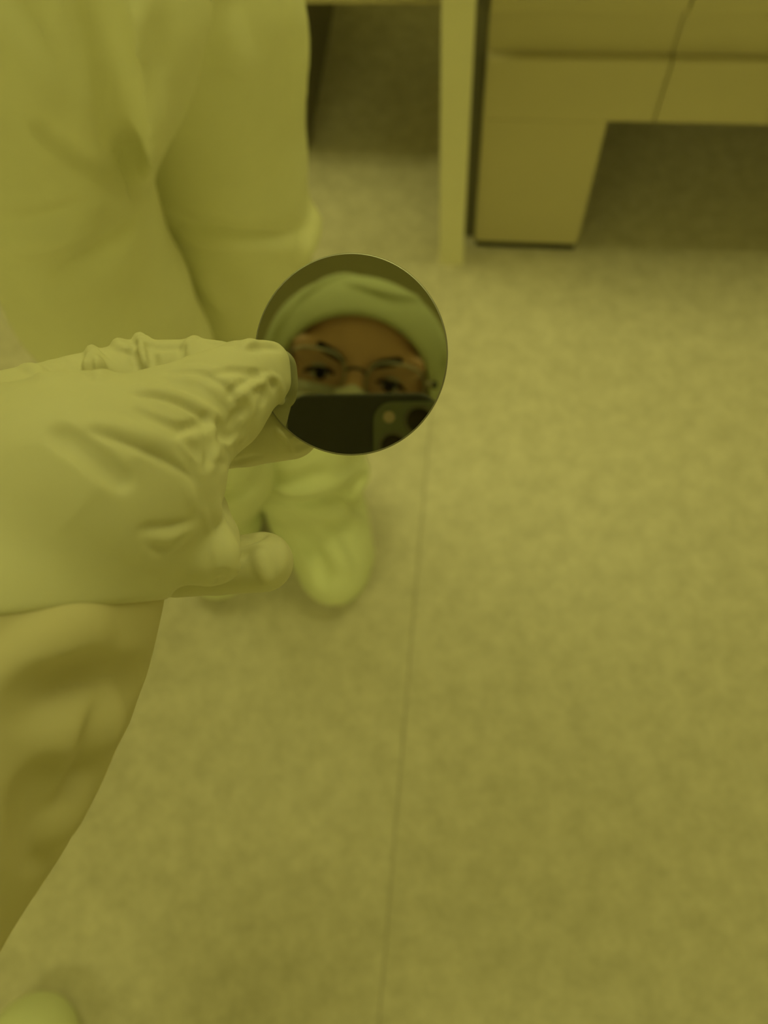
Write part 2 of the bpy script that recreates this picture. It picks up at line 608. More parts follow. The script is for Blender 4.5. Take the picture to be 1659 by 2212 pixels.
rbox('recessed_rail', (0.2822, VB + 0.020, 0.430), (1.487, VB + 0.03, 0.508), M['bench'], b1)
for a, b in ((0.0, 0.280), (0.2822, 0.90), (0.9022, 1.487)):
    rbox('drawer_front', (a, VB - 0.002, 0.508), (b, VB + 0.02, 0.84), M['bench'], b1, bev=0.003)
rbox('carcass', (0.004, VB + 0.03, 0.325), (1.483, D1, 0.85), M['bench'], b1, bev=0.002)
rbox('bench_top', (-0.003, VB - 0.002, 0.852), (1.49, D1 + 0.01, 0.885), M['bench'], b1, bev=0.004)

VP, ZP = 1.345, 0.378
VA = 1.29
b2 = empty('lab_bench', r2w((-0.4, VP + 0.35, 0)))
tag(b2, 'shadowed lab bench behind the standing person, dark floor showing under it', 'bench')
D2 = 1.86
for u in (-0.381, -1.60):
    rbox('end_panel', (u - 0.03, VP, 0.0), (u, D2, ZP - 0.002), M['bench_shaded'], b2, bev=0.002)
rbox('apron_board', (-1.63, VA, ZP), (-0.075, VA + 0.02, 0.64), M['bench'], b2, bev=0.003)
rbox('end_panel', (-0.085, VP + 0.55, 0.0), (-0.055, D2, ZP - 0.002), M['bench_lightened'], b2, bev=0.002)
rbox('carcass', (-1.62, VA + 0.02, ZP + 0.004), (-0.06, D2, 0.85), M['bench'], b2, bev=0.002)
rbox('drawer_front', (-1.63, VA - 0.002, 0.644), (-0.075, VA + 0.02, 0.84), M['bench'], b2, bev=0.003)
rbox('bench_top', (-1.64, VA - 0.01, 0.852), (-0.05, D2, 0.885), M['bench'], b2, bev=0.004)

pw = 0.048
po = rbox('upright_post', (-0.069, 1.052, 0.004), (-0.069 + pw, 1.052 + pw, CEIL - 0.001), M['post'], bev=0.004)
tag(po, 'slim white square post standing on the floor beside the bench leg', 'post')
rbox('base_plate', (-0.071, 1.050, 0.0), (-0.067 + pw, 1.054 + pw, 0.0045), M['post'], po, bev=0.001)

# ------------------------------------------------------------------ the wafer
WZ = 0.194
NPX = (893, 1012)                              # where the lens meets its own reflection
Wc = at_z(757.5, 766.3, WZ)
Wn = -unit(ray(*NPX))                          # faces the lens
WR = 217.2 / F_PX * WZ


def wafer_depth(px, py):
    r = ray(px, py)
    return (Wc @ Wn) / (r @ Wn)


def reflect(p, point=True):
    p = np.asarray(p, float)
    return p - 2 * ((p - Wc) @ Wn if point else p @ Wn) * Wn


wx = unit(np.cross([0, 1, 0], Wn)); wy = np.cross(Wn, wx)
WB = np.stack([wx, wy, Wn], 1)
wa = empty('silicon_wafer', c2w(Wc - Wn * 0.0003))
tag(wa, 'small round mirror-polished wafer pinched in the gloved hand, reflecting a face and phone', 'wafer')
T = 0.00055
pf, ff = lathe([(WR - 0.0004, -0.00003), (WR - 0.0004, 0.0)], 160)
ASP = np.array([0.966, 1.0, 1.0])
link('mirror_face', c2w((pf * ASP) @ WB.T + Wc), ff, M['wafer'], wa, smooth=False)
pe, fe = lathe([(WR - 0.0005, -T), (WR - 0.0001, -T + 0.0001), (WR, -T / 2), (WR - 0.00012, -0.0001), (WR - 0.0004, -0.00001)], 160)
o = link('ground_edge', c2w((pe * ASP) @ WB.T + Wc), fe, M['waferedge'], wa)
o['label'] = 'thin pale ground rim'

# ------------------------------------------------------------------ photographer
P1 = empty('person', (-0.30, -0.45, 0.0))
tag(P1, 'photographer in hooded cleanroom suit and glasses holding the round wafer in a white glove', 'person')

g = Vol((-0.15, -0.062, -0.240), (-0.008, 0.062, -0.118), 0.0006)


def J(px, py, z, mm):
    return (at_z(px, py, z), mm / 1000.0)


# palm and forearm (a long cuff runs over the sleeve)
g.chain([J(60, 1130, .180, 27), J(120, 960, .196, 17)], 0.010)
g.chain([J(60, 1150, .182, 27), J(170, 1080, .198, 17)], 0.010)
g.chain([J(60, 1180, .182, 27), J(190, 1180, .194, 16)], 0.010)
g.chain([J(30, 1165, .1755, 33.5), J(-110, 1400, .168, 40.7), J(-265, 1600, .160, 44)], 0.014, k0=0.006)
# index finger, behind the wafer
g.chain([J(40, 905, .196, 12.6), J(180, 868, .206, 12.2), J(305, 828, .2125, 11.7), J(430, 818, .2105, 10.6), J(540, 824, .2068, 9.6), J(622, 822, .2042, 8.8)], 0.004)
# middle finger, behind the wafer
g.chain([J(110, 1000, .203, 14), J(300, 950, .214, 11.5), J(430, 940, .212, 10.4), J(530, 934, .2085, 9.2), J(625, 926, .2050, 8.3)], 0.004)
# ring finger, curled: its tip comes back towards the lens and points down
g.chain([J(170, 1100, .203, 12.5), J(330, 1075, .206, 10), J(418, 1112, .196, 8.8), J(446, 1165, .181, 7.6), J(459, 1203, .1745, 6.7)], 0.0012)
# little finger, bent with its knuckle to the right
g.chain([J(190, 1200, .198, 11), J(330, 1226, .199, 8.2), J(470, 1225, .199, 7.2), J(568, 1214, .1975, 7.8)], 0.002)
# thenar and thumb, in front of the wafer
g.chain([J(70, 1080, .168, 25.5), J(200, 1046, .1665, 23), J(300, 1008, .170, 19), J(368, 930, .1770, 13.8), J(470, 868, .1820, 11.4), J(530, 822, .1872, 8.6), J(551, 814, .1890, 7.7)], 0.003, k0=0.004)
g.chain([J(170, 1115, .1675, 23.5), J(50, 1280, .1660, 29)], 0.010)
g.chain([J(205, 1060, .168, 22), J(310, 1165, .172, 9)], 0.008)
g.cap(at_z(555, 776, .1880), at_z(588, 776, .1890), 0.0030, 0.0030, 0.003)      # loose glove tip over the thumb
g.cap(at_z(592, 776, .1894), at_z(598, 825, .1898), 0.0028, 0.0028, 0.003)
for a, b_, r0, r1 in (((198, 757, .2060), (206, 802, .1965), 1.2, 1.5), ((302, 733, .2120), (317, 795, .2030), 1.5, 1.6),
                      ((328, 744, .2120), (302, 731, .2120), 0.8, 1.5), ((421, 737, .2100), (403, 770, .2030), 1.6, 1.5),
                      ((258, 744, .2090), (276, 765, .2040), 1.8, 1.5), ((112, 792, .2000), (128, 812, .1940), 1.3, 1.3), ((56, 797, .1975), (84, 812, .1920), 1.5, 1.4)):
    g.cap(at_z(*a), at_z(*b_), r0 / 1000, r1 / 1000, 0.0014)     # proud pleats along the back of the index finger
O0 = np.zeros(3)


def ridge(pts, r=1.1, h=0.55, k=0.9):
    g.fold([(O0, ray(*p)) for p in curve_px(pts, 8)], r / 1000, h * 0.8 / 1000, k / 1000)


def groove(pts, r=1.1, h=0.55, k=0.9):
    g.fold([(O0, ray(*p)) for p in curve_px(pts, 8)], r / 1000, h * 0.8 / 1000, k / 1000, cut=True)


# folds of the glove: back of the hand and index finger
ridge([(197, 748), (200, 775), (207, 818)], 1.5, 2.0)
ridge([(203, 752), (225, 782), (252, 808)], 1.2, 1.1)
ridge([(200, 770), (218, 795), (228, 812)], 2.2, 1.0, 1.5)
groove([(192, 765), (192, 790), (195, 818)], 1.1, 0.9)
ridge([(301, 724), (307, 748), (318, 800)], 1.5, 1.8)
ridge([(312, 726), (330, 742)], 1.3, 0.8)
groove([(322, 748), (328, 772), (334, 797)], 1.1, 0.8)
groove([(268, 757), (288, 768), (296, 798)], 1.1, 1.0)
groove([(284, 735), (292, 752)], 0.9, 0.6)
ridge([(245, 738), (262, 750), (282, 752)], 1.6, 0.8)
groove([(318, 748), (350, 752), (395, 750)], 1.2, 0.5)
ridge([(420, 728), (406, 744), (402, 772)], 1.4, 1.3)
groove([(398, 742), (393, 758), (394, 776)], 1.0, 0.8)
ridge([(55, 790), (75, 800), (100, 816)], 2.0, 1.3, 1.5)
ridge([(105, 785), (120, 800), (132, 816)], 1.6, 0.9)
ridge([(150, 776), (160, 802)], 1.6, 0.8)
ridge([(126, 781), (142, 800), (150, 815)], 1.2, 0.5)
ridge([(440, 736), (485, 743), (540, 741)], 1.2, 0.6)
ridge([(520, 752), (536, 742), (547, 735)], 1.2, 0.9)
# folds round the thumb
groove([(291, 853), (335, 855), (385, 870), (435, 897), (468, 920)], 1.4, 0.7)
ridge([(300, 843), (345, 845), (395, 860), (440, 884), (470, 905)], 1.5, 0.55, 1.3)
groove([(365, 804), (420, 810), (462, 826), (492, 852), (512, 890), (519, 930)], 1.3, 0.75)
ridge([(372, 815), (425, 822), (466, 842), (496, 872), (514, 908), (524, 950)], 1.6, 0.9, 1.2)
ridge([(400, 800), (460, 806), (505, 835), (528, 880), (533, 925)], 1.3, 0.5, 1.2)
groove([(200, 928), (245, 940), (291, 958), (345, 982), (390, 1006), (425, 1032)], 1.7, 0.75)
ridge([(205, 918), (255, 930), (305, 947), (360, 972), (405, 997), (432, 1018)], 1.8, 0.55, 1.5)
groove([(300, 889), (330, 903), (365, 918), (400, 926), (430, 915), (446, 906)], 1.2, 0.7)
groove([(380, 938), (415, 928), (440, 925)], 1.1, 0.5)
ridge([(395, 955), (420, 940), (445, 930)], 1.4, 0.45, 1.2)
ridge([(446, 903), (458, 925), (466, 955), (466, 985), (456, 1016)], 1.5, 0.95)
groove([(436, 925), (448, 955), (450, 985), (442, 1010)], 1.1, 0.6)
groove([(472, 908), (478, 935), (472, 960)], 1.1, 0.7)
groove([(405, 958), (428, 985), (436, 1012)], 1.3, 0.5)
groove([(385, 970), (412, 998), (424, 1020)], 1.3, 0.4)
# creases of the loose thumb tip
groove([(500, 851), (525, 830), (552, 812), (575, 806)], 1.0, 0.6)
ridge([(508, 857), (540, 838), (575, 817), (598, 822), (608, 842), (606, 870)], 1.2, 0.75)
groove([(465, 806), (505, 801), (542, 806), (560, 816)], 1.0, 0.6)
groove([(583, 822), (594, 832), (590, 838)], 0.9, 0.8)
groove([(548, 850), (568, 846), (572, 858), (564, 870)], 0.9, 0.7)
ridge([(540, 858), (548, 878), (535, 905), (520, 925)], 1.2, 0.5)
groove([(528, 868), (540, 900), (530, 935)], 1.0, 0.5)
groove([(492, 930), (505, 900), (522, 885)], 1.0, 0.5)
ridge([(475, 955), (492, 960), (505, 948), (514, 938)], 1.1, 0.6)
groove([(470, 940), (490, 946), (504, 938)], 1.0, 0.6)
ridge([(528, 752), (560, 741), (600, 744)], 1.1, 0.5)
groove([(540, 756), (575, 752), (602, 755)], 1.0, 0.4)
# heel of the thumb and wrist
groove([(308, 1144), (350, 1146), (408, 1134)], 1.7, 0.8)
ridge([(325, 1160), (370, 1158), (410, 1146)], 2.2, 0.6, 1.6)
groove([(318, 1172), (340, 1186), (372, 1184), (412, 1158)], 1.5, 0.7)
groove([(127, 941), (165, 962), (215, 1000), (265, 1040)], 2.2, 0.45, 2)
ridge([(398, 1050), (412, 1075), (416, 1100)], 1.3, 0.5)
# curled fingers
ridge([(436, 1096), (450, 1140), (466, 1190), (478, 1240)], 1.0, 0.6)
ridge([(462, 1098), (484, 1150), (500, 1200), (507, 1235)], 2.4, 1.0, 1.6)
groove([(472, 1272), (481, 1248)], 1.2, 1.4)
groove([(458, 1252), (472, 1238), (492, 1240), (505, 1250)], 0.9, 0.5)
groove([(524, 1158), (548, 1160), (580, 1150)], 0.9, 0.5)
groove([(520, 1178), (545, 1172), (572, 1158)], 1.0, 0.7)
ridge([(520, 1190), (548, 1180), (568, 1172)], 0.9, 0.4)
groove([(520, 1210), (540, 1194), (560, 1184)], 0.9, 0.5)
ridge([(556, 1195), (566, 1225), (582, 1262)], 1.6, 0.4, 1.4)
ridge([(604, 1168), (612, 1200), (602, 1240)], 1.6, 0.45, 1.4)
# middle finger
ridge([(596, 922), (612, 945), (632, 968), (640, 978)], 1.1, 0.7)
groove([(604, 946), (622, 972)], 0.9, 0.5)
groove([(640, 965), (660, 960), (680, 952)], 1.0, 0.6)
groove([(462, 1002), (500, 1000), (560, 985)], 1.0, 0.5)
# the glove ends in a soft hem over the sleeve
HA, HB_ = ray(-40, 1336), ray(392, 1292)
HN = unit(np.cross(HA, HB_))
if HN[1] > 0:
    HN = -HN                                    # points down the forearm
hd = g.ax[0][:, None, None] * HN[0] + g.ax[1][None, :, None] * HN[1] + g.ax[2][None, None, :] * HN[2]
LN = unit(np.cross(ray(372, 1200), ray(352, 1420)))
if LN[0] > 0:
    LN = -LN                                    # points away from the fingers
ld = g.ax[0][:, None, None] * LN[0] + g.ax[1][None, :, None] * LN[1] + g.ax[2][None, None, :] * LN[2]
hd = np.minimum(hd, ld)
kk = 0.0016
hh = np.maximum(kk - np.abs(g.F - hd), 0) / kk
g.F = (np.maximum(g.F, hd) + hh * hh * kk / 4).astype(np.float32)
link_vol('glove', g, M['glove'], P1, c2w, relax=1)
g = Vol((-0.20, -0.165, -0.225), (-0.035, 0.03, -0.055), 0.0010)
g.chain([J(10, 1195, .1755, 33.0), J(-110, 1400, .168, 40.4), J(-265, 1600, .160, 43.2), J(-910, 2480, .132, 46.5)], 0.01, k0=0.006)
g.chain([J(100, 1225, .1676, 24.5), J(50, 1290, .1664, 28.0), J(-110, 1440, .163, 36.8)], 0.008)
ridge([(20, 1480), (110, 1405), (190, 1365)], 6, 0.7, 4)
groove([(60, 1500), (150, 1490), (240, 1480), (300, 1470)], 6, 0.7, 4)
ridge([(110, 1560), (170, 1575), (225, 1545)], 6, 0.8, 4)
groove([(75, 1690), (80, 1780), (100, 1850)], 4, 0.6, 4)
groove([(150, 1740), (200, 1640), (240, 1540)], 5, 0.4, 4)
ridge([(110, 1800), (165, 1690), (215, 1590)], 5, 0.5, 4)
hd = g.ax[0][:, None, None] * HN[0] + g.ax[1][None, :, None] * HN[1] + g.ax[2][None, None, :] * HN[2]
g.F = np.maximum(g.F, -(hd + 0.006)).astype(np.float32)
link_vol('sleeve', g, M['sleeve'], P1, c2w, relax=2)
del g

# hood, face, mask, glasses (placed where the mirror shows them)
FZ = 0.70
fo = reflect(at_z(768, 812, FZ))
_up = unit([27, 145, 0]); _f = -unit(ray(768, 812)); _f = unit(_f - 0.06 * _up)
_up = unit(_up - (_up @ _f) * _f)
f_up = reflect(_up, False); f_f = reflect(_f, False)
f_rt = np.cross(f_up, f_f)
HB1 = np.stack([f_rt, f_up, f_f], 1)


def head(parent, xf, specs=True, cell=0.0022):
    def face_core(v, e=0.0):
        v.ell((0, 0.0, -0.088), np.array((0.080, 0.084, 0.098)) + e, 0.01)
        v.ell((0, 0.030, -0.080), np.array((0.074, 0.050, 0.080)) + e, 0.01)
        v.ell((0, -0.075, -0.062), np.array((0.050, 0.042, 0.062)) + e, 0.02)
        for s in (-1, 1):
            v.ell((s * 0.040, -0.032, -0.022), np.array((0.026, 0.024, 0.026)) + e, 0.015)
        v.cap((0, 0.012, 0.004), (0, -0.034, 0.024), 0.0085 + e, 0.0125 + e, 0.010)
    b = ((-0.13, -0.27, -0.24), (0.13, 0.15, 0.06))
    s_ = Vol(*b, cell)
    face_core(s_)
    s_.cap((-0.050, 0.017, -0.006), (0.050, 0.017, -0.006), 0.011, 0.011, 0.012)
    s_.cap((0, -0.10, -0.11), (0, -0.20, -0.14), 0.052, 0.055, 0.02)
    for s in (-1, 1):
        s_.ell((s * 0.032, -0.001, 0.012), (0.019, 0.013, 0.014), 0.008, cut=True)
        s_.cap((s * 0.018, 0.0055, -0.002), (s * 0.046, 0.0045, -0.008), 0.0042, 0.004, 0.004)
        s_.cap((s * 0.019, -0.008, -0.003), (s * 0.045, -0.008, -0.008), 0.0036, 0.0034, 0.004)
    face = link_vol('face', s_, M['skin'], parent, xf, relax=1)
    for s in (-1, 1):
        v, f = lathe([(0.0001, -0.0115)] + [(0.0115 * math.cos(a), 0.0115 * math.sin(a)) for a in np.linspace(-1.5, 1.5, 13)] + [(0.0001, 0.0115)], 24)
        link('eyeball', xf(v[:, [0, 1, 2]] + np.array((s * 0.032, -0.0015, -0.0085))), f, M['eye'], face)
        v, f = lathe([(0.0001, -0.001), (0.0052, -0.001), (0.0050, 0.0006), (0.0001, 0.0012)], 24)
        link('iris', xf(v + np.array((s * 0.032, -0.004, 0.0022))), f, M['hair'], face)
        p = [(s * x, y, z) for x, y, z in ((0.018, -0.002, 0.0005), (0.026, 0.0005, 0.0035), (0.034, 0.0005, 0.003), (0.042, -0.002, 0.0), (0.048, -0.005, -0.005))]
        v, f = tube(p, [0.0010, 0.0020, 0.0024, 0.0022, 0.001])
        link('eyelashes', xf(v), f, M['hair'], face)
        p = [(s * x, y, z) for x, y, z in ((0.011, 0.011, 0.008), (0.022, 0.016, 0.007), (0.036, 0.0205, 0.002), (0.048, 0.020, -0.006), (0.058, 0.014, -0.015))]
        v, f = tube(p, [0.003, 0.0045, 0.0045, 0.0035, 0.0015])
        link('eyebrow', xf(v), f, M['hair'], face)
    m_ = Vol(*b, cell)
    face_core(m_, 0.005)
    X, Y = m_.ax[0][:, None, None], m_.ax[1][None, :, None]
    m_.F = np.maximum(m_.F, Y - (-0.013 + 0.007 * np.exp(-(X / 0.009) ** 2)))
    m_.F = np.maximum(m_.F, -0.115 - Y)
    for yy in (-0.035, -0.055, -0.075):
        m_.fold([((x, yy, 0.3), (0, 0, -1.0)) for x in np.linspace(-0.055, 0.055, 16)], 0.003, 0.0015, 0.003, taper=False)
    link_vol('mask', m_, M['mask'], parent, xf, relax=1)
    h_ = Vol(*b, cell)
    h_.ell((0, 0.008, -0.086), (0.095, 0.085, 0.108), 0.01)
    h_.ell((0, -0.055, -0.085), (0.092, 0.095, 0.098), 0.03)
    h_.chain([((0, -0.08, -0.10), 0.085), ((0, -0.20, -0.13), 0.075)], 0.03)
    X, Y, Zz = m_.ax[0][:, None, None], m_.ax[1][None, :, None], m_.ax[2][None, None, :]
    e = np.sqrt((X / 0.071) ** 2 + ((Y + 0.014) / 0.067) ** 2) - 1
    op = np.maximum(e * 0.07, -0.085 - Zz + 0.0 * X)
    B = -op; A = h_.F
    kk = 0.006; hh = np.maximum(kk - np.abs(A - B), 0) / kk
    h_.F = (np.maximum(A, B) + hh * hh * kk / 4).astype(np.float32)
    for pts in ([(-0.05, 0.085), (-0.02, 0.076), (0.02, 0.080)], [(0.01, 0.095), (0.04, 0.080), (0.065, 0.055)], [(-0.075, 0.05), (-0.082, 0.02)], [(0.070, 0.050), (0.080, 0.02), (0.083, -0.01)]):
        h_.fold([((p[0], p[1], 0.3), (0, 0, -1.0)) for p in curve_px(pts, 0.006)], 0.005, 0.003, 0.006)
    link_vol('hood', h_, M['hood'], parent, xf, relax=1)
    if specs:
        gl = empty('glasses', xf(np.array((0, 0, 0.018))))
        gl.parent = parent
        gl.matrix_parent_inverse = parent_world(parent).inverted()
        for s in (-1, 1):
            ring = []
            for a in np.linspace(0, 2 * math.pi, 41)[:-1]:
                ca, sa = math.cos(a), math.sin(a)
                x = 0.0265 * np.sign(ca) * abs(ca) ** 0.75; y = 0.0195 * np.sign(sa) * abs(sa) ** 0.75
                ring.append((s * 0.036 + x, -0.001 + y, 0.020 - 0.10 * (s * (s * 0.036 + x)) ** 2 * 30 * 0.1 - 0.0 * y))
            v, f = tube(ring, 0.0011, closed=True, n=8)
            link('rim', xf(v), f, M['rim'], gl)
            n = len(ring)
            ctr = np.mean(ring, 0) + np.array((0, 0, 0.0008))
            pv = np.array([*ring, ctr])
            pb = pv - np.array((0, 0, 0.0012))
            pf_ = [(i, (i + 1) % n, n) for i in range(n)] + [((i + 1) % n + n + 1, i + n + 1, 2 * n + 1) for i in range(n)] + [(i, i + n + 1, (i + 1) % n + n + 1, (i + 1) % n) for i in range(n)]
            link('lens', xf(np.vstack([pv, pb])), pf_, M['pane'], gl)
            v, f = tube([(s * 0.0625, 0.006, 0.008), (s * 0.071, 0.006, 0.002), (s * 0.078, 0.004, -0.03), (s * 0.081, 0.002, -0.09)], 0.0018, n=8)
            link('temple', xf(v), f, M['rim'], gl)
            v, f = lathe([(0.0025, -0.002), (0.0035, 0.0), (0.0025, 0.002)], 14)
            link('hinge', xf(v + np.array((s * 0.072, 0.006, 0.003))), f, M['rubber'], gl)
        v, f = tube([(-0.0100, 0.004, 0.0192), (-0.004, 0.008, 0.0225), (0.004, 0.008, 0.0225), (0.0100, 0.004, 0.0192)], 0.0014, n=8)
        link('bridge', xf(v), f, M['rubber'], gl)


def face_xf(p):
    return c2w(np.asarray(p, float) @ HB1.T + fo)


head(P1, face_xf)

# suit of the photographer
neck = face_xf(np.array((0, -0.19, -0.14)))
elbow_l = c2w((-0.195, -0.225, -0.075))
cuff_l = c2w((-0.120, -0.090, -0.131))
b = Vol((-0.95, -1.02, 0.02), (0.62, 0.20, 1.72), 0.010)
b.chain([(neck, 0.075), (np.array((-0.10, -0.33, 1.40)), 0.14), (np.array((-0.13, -0.42, 1.22)), 0.16), (np.array((-0.20, -0.50, 1.05)), 0.165), (np.array((-0.26, -0.55, 0.92)), 0.175)], 0.03, k0=0.06)
b.chain([(np.array((-0.28, -0.30, 1.40)), 0.085), (np.array((-0.33, -0.26, 1.32)), 0.075), (elbow_l, 0.060), (cuff_l, 0.040)], 0.06, k0=0.03)
b.chain([(np.array((0.07, -0.33, 1.40)), 0.085), (np.array((0.17, -0.42, 1.18)), 0.066), (np.array((0.175, -0.24, 1.165)), 0.052), (np.array((0.12, -0.10, 1.25)), 0.042)], 0.06, k0=0.03)
b.chain([(np.array((-0.34, -0.54, 0.88)), 0.12), (np.array((-0.55, -0.42, 0.50)), 0.085), (np.array((-0.66, -0.44, 0.16)), 0.068)], 0.05, k0=0.03)
b.chain([(np.array((-0.17, -0.56, 0.88)), 0.12), (np.array((-0.10, -0.58, 0.50)), 0.085), (np.array((-0.08, -0.64, 0.16)), 0.068)], 0.05, k0=0.03)
for q in ((-0.60, 0.42), (-0.50, 0.55), (-0.12, 0.60), (-0.08, 0.40)):
    b.fold([((q[0] + dx, 0.6, q[1] + 0.15 * dx), (0, -1.0, 0)) for dx in np.linspace(-0.05, 0.06, 8)], 0.014, 0.008, 0.02)
link_vol('coverall', b, M['coverall'], P1, relax=2)
del b

rh = Vol((-0.03, -0.135, -0.035), (0.12, 0.02, 0.06), 0.0018)
rh.ell((0.052, -0.062, 0.022), (0.020, 0.034, 0.024), 0.008)
rh.chain([((0.052, -0.070, 0.025), 0.022), ((0.09, -0.085, 0.035), 0.026)], 0.01)
for i, yy in enumerate((-0.030, -0.047, -0.065, -0.083)):
    ln = (0.010, 0.004, 0.006, 0.016)[i]
    rh.chain([((0.050, yy, 0.008), 0.0100), ((0.041, yy, -0.010), 0.0092), ((0.028, yy - 0.002, -0.0135), 0.0082), ((ln, yy - 0.004, -0.0125), 0.0072)], 0.003)
rh.chain([((0.050, -0.040, 0.030), 0.012), ((0.036, -0.028, 0.026), 0.0105), ((0.020, -0.022, 0.0225), 0.0090)], 0.003)
link_vol('glove', rh, M['glove'], P1, c2w, relax=1)
del rh


def bootie(parent, toe, ball, mid, heel, shaft, top, cell=0.004, creases=()):
    P_ = [toe, ball, mid, heel, shaft, top]
    lo = np.min([p - r for p, r in P_], 0) - 0.03
    hi = np.max([p + r for p, r in P_], 0) + 0.03
    lo[2] = -0.01
    v = Vol(lo, hi, cell)
    v.chain([toe, ball, mid, heel], 0.01, k0=0.03)
    v.chain([(mid[0] * 0.35 + heel[0] * 0.65 + np.array((0, 0, 0.01)), mid[1]), shaft, top], 0.035, k0=0.03)
    for pts, r, h, cut in creases:
        v.fold([(CAM, ROT @ ray(*p)) for p in curve_px(pts, 12)], r * 0.85, h * 1.5, 0.009, cut=cut, t1=2.5)
    Z_ = v.ax[2][None, None, :]
    v.F = np.maximum(v.F, 0.003 - Z_)
    return link_vol('bootie', v, M['bootie'], parent, relax=2)


def fp(x, y, z, r):
    return (np.array((x, y, z), float), r)


bootie(P1, fp(-0.618, -0.205, 0.038, 0.052), fp(-0.624, -0.235, 0.047, 0.068), fp(-0.640, -0.34, 0.055, 0.064), fp(-0.665, -0.45, 0.05, 0.058), fp(-0.66, -0.44, 0.18, 0.072), fp(-0.64, -0.437, 0.28, 0.082))
bootie(P1, fp(-0.06, -0.44, 0.036, 0.045), fp(-0.062, -0.48, 0.045, 0.058), fp(-0.068, -0.56, 0.055, 0.060), fp(-0.078, -0.65, 0.05, 0.058), fp(-0.08, -0.64, 0.18, 0.072), fp(-0.084, -0.627, 0.28, 0.082))

# ------------------------------------------------------------------ the standing person
P2 = empty('person', (-0.22, 0.50, 0.0))
tag(P2, 'person standing in pale cleanroom coverall and soft booties, legs seen behind the gloved hand', 'person')
Y1, Y2 = 0.535, 0.475


def L(px, py, y, r):
    return (on_y(px, py, y), r)


b = Vol((-0.62, 0.20, 0.08), (0.32, 0.86, 1.64), 0.0045)
legR = [L(405, -60, .58, .084), L(432, 90, .60, .086), L(462, 330, .61, .087), L(490, 480, .61, .089), L(528, 640, .60, .082), L(575, 800, .58, .070), L(618, 930, .56, .065), L(655, 1030, .54, .060)]
legL = [L(130, -60, Y2, .086), L(115, 60, Y2, .085), L(92, 330, Y2, .074), L(134, 470, Y2, .074), L(218, 640, Y2, .079), L(290, 760, Y2, .078), L(370, 920, Y2, .070), L(440, 1040, Y2, .060)]
hip = on_y(150, -130, 0.55)
b.ell(hip + np.array((0, 0.02, 0.02)), (0.135, 0.10, 0.14), 0.03)
b.chain([(hip + np.array((0, 0, 0.05)), 0.115), (hip + np.array((0.0, 0.03, 0.16)), 0.125), (hip + np.array((0.01, 0.05, 0.32)), 0.135), (hip + np.array((0.01, 0.05, 0.42)), 0.11), (hip + np.array((0.01, 0.04, 0.50)), 0.07)], 0.03, k0=0.06)
b.chain([(hip + np.array((-0.13, 0.05, 0.41)), 0.08), (hip + np.array((0.15, 0.05, 0.41)), 0.08)], 0.06)
for s in (-1, 1):
    sh = hip + np.array((0.01 + s * 0.17, 0.05, 0.40))
    b.chain([(sh, 0.072), (sh + np.array((s * 0.06, 0.09, -0.24)), 0.060), (hip + np.array((s * 0.09, 0.20, 0.06)), 0.045)], 0.04, k0=0.03)
b.chain(legL, 0.006, k0=0.01)
b.chain(legR, 0.006, k0=0.01)


def cloth(pts, r, h, cut, k=0.012):
    b.fold([(CAM, ROT @ ray(*p)) for p in curve_px(pts, 16)], r * 0.8, h * 1.5, k * 0.7, cut=cut, t0=0.2, t1=2.0)


# the seam down the front, creases fanning from the crotch, and the folds across the thighs
cloth([(60, 20), (120, 130), (190, 235), (262, 315), (300, 385)], 0.012, 0.006, True)
cloth([(100, 240), (165, 312), (230, 350), (295, 392)], 0.012, 0.007, True)
cloth([(30, 30), (90, 150), (160, 250), (220, 320)], 0.016, 0.005, False)
cloth([(125, 60), (165, 150), (205, 240)], 0.014, 0.004, False)
cloth([(290, 20), (308, 120), (318, 230), (318, 330)], 0.014, 0.004, False)
cloth([(345, 60), (355, 150), (335, 240)], 0.014, 0.004, True)
cloth([(240, 275), (268, 320), (295, 375), (312, 420)], 0.009, 0.011, True, 0.006)
cloth([(375, 470), (434, 490), (542, 508), (660, 506)], 0.010, 0.005, True)
cloth([(390, 505), (440, 520), (540, 532), (650, 525)], 0.014, 0.003, False)
cloth([(13, 462), (108, 458), (208, 420)], 0.012, 0.006, False)
cloth([(10, 490), (110, 490), (215, 450)], 0.010, 0.005, True)
cloth([(10, 530), (110, 512), (200, 470)], 0.012, 0.005, False)
cloth([(130, 600), (200, 570), (290, 480)], 0.014, 0.004, True)
cloth([(430, 580), (460, 630), (500, 680)], 0.014, 0.004, False)
cloth([(664, 320), (676, 380), (672, 460), (652, 560)], 0.010, 0.008, False)
cloth([(645, 20), (640, 150), (645, 260)], 0.012, 0.004, False)
cloth([(480, 40), (505, 130), (540, 160)], 0.014, 0.004, False)
cloth([(205, -20), (222, 60), (244, 150), (262, 240), (290, 340)], 0.013, 0.008, True, 0.008)
link_vol('coverall', b, M['coverall'], P2, relax=2)
del b


def G(px, py, z, r):
    return (on_z(px, py, z), r)


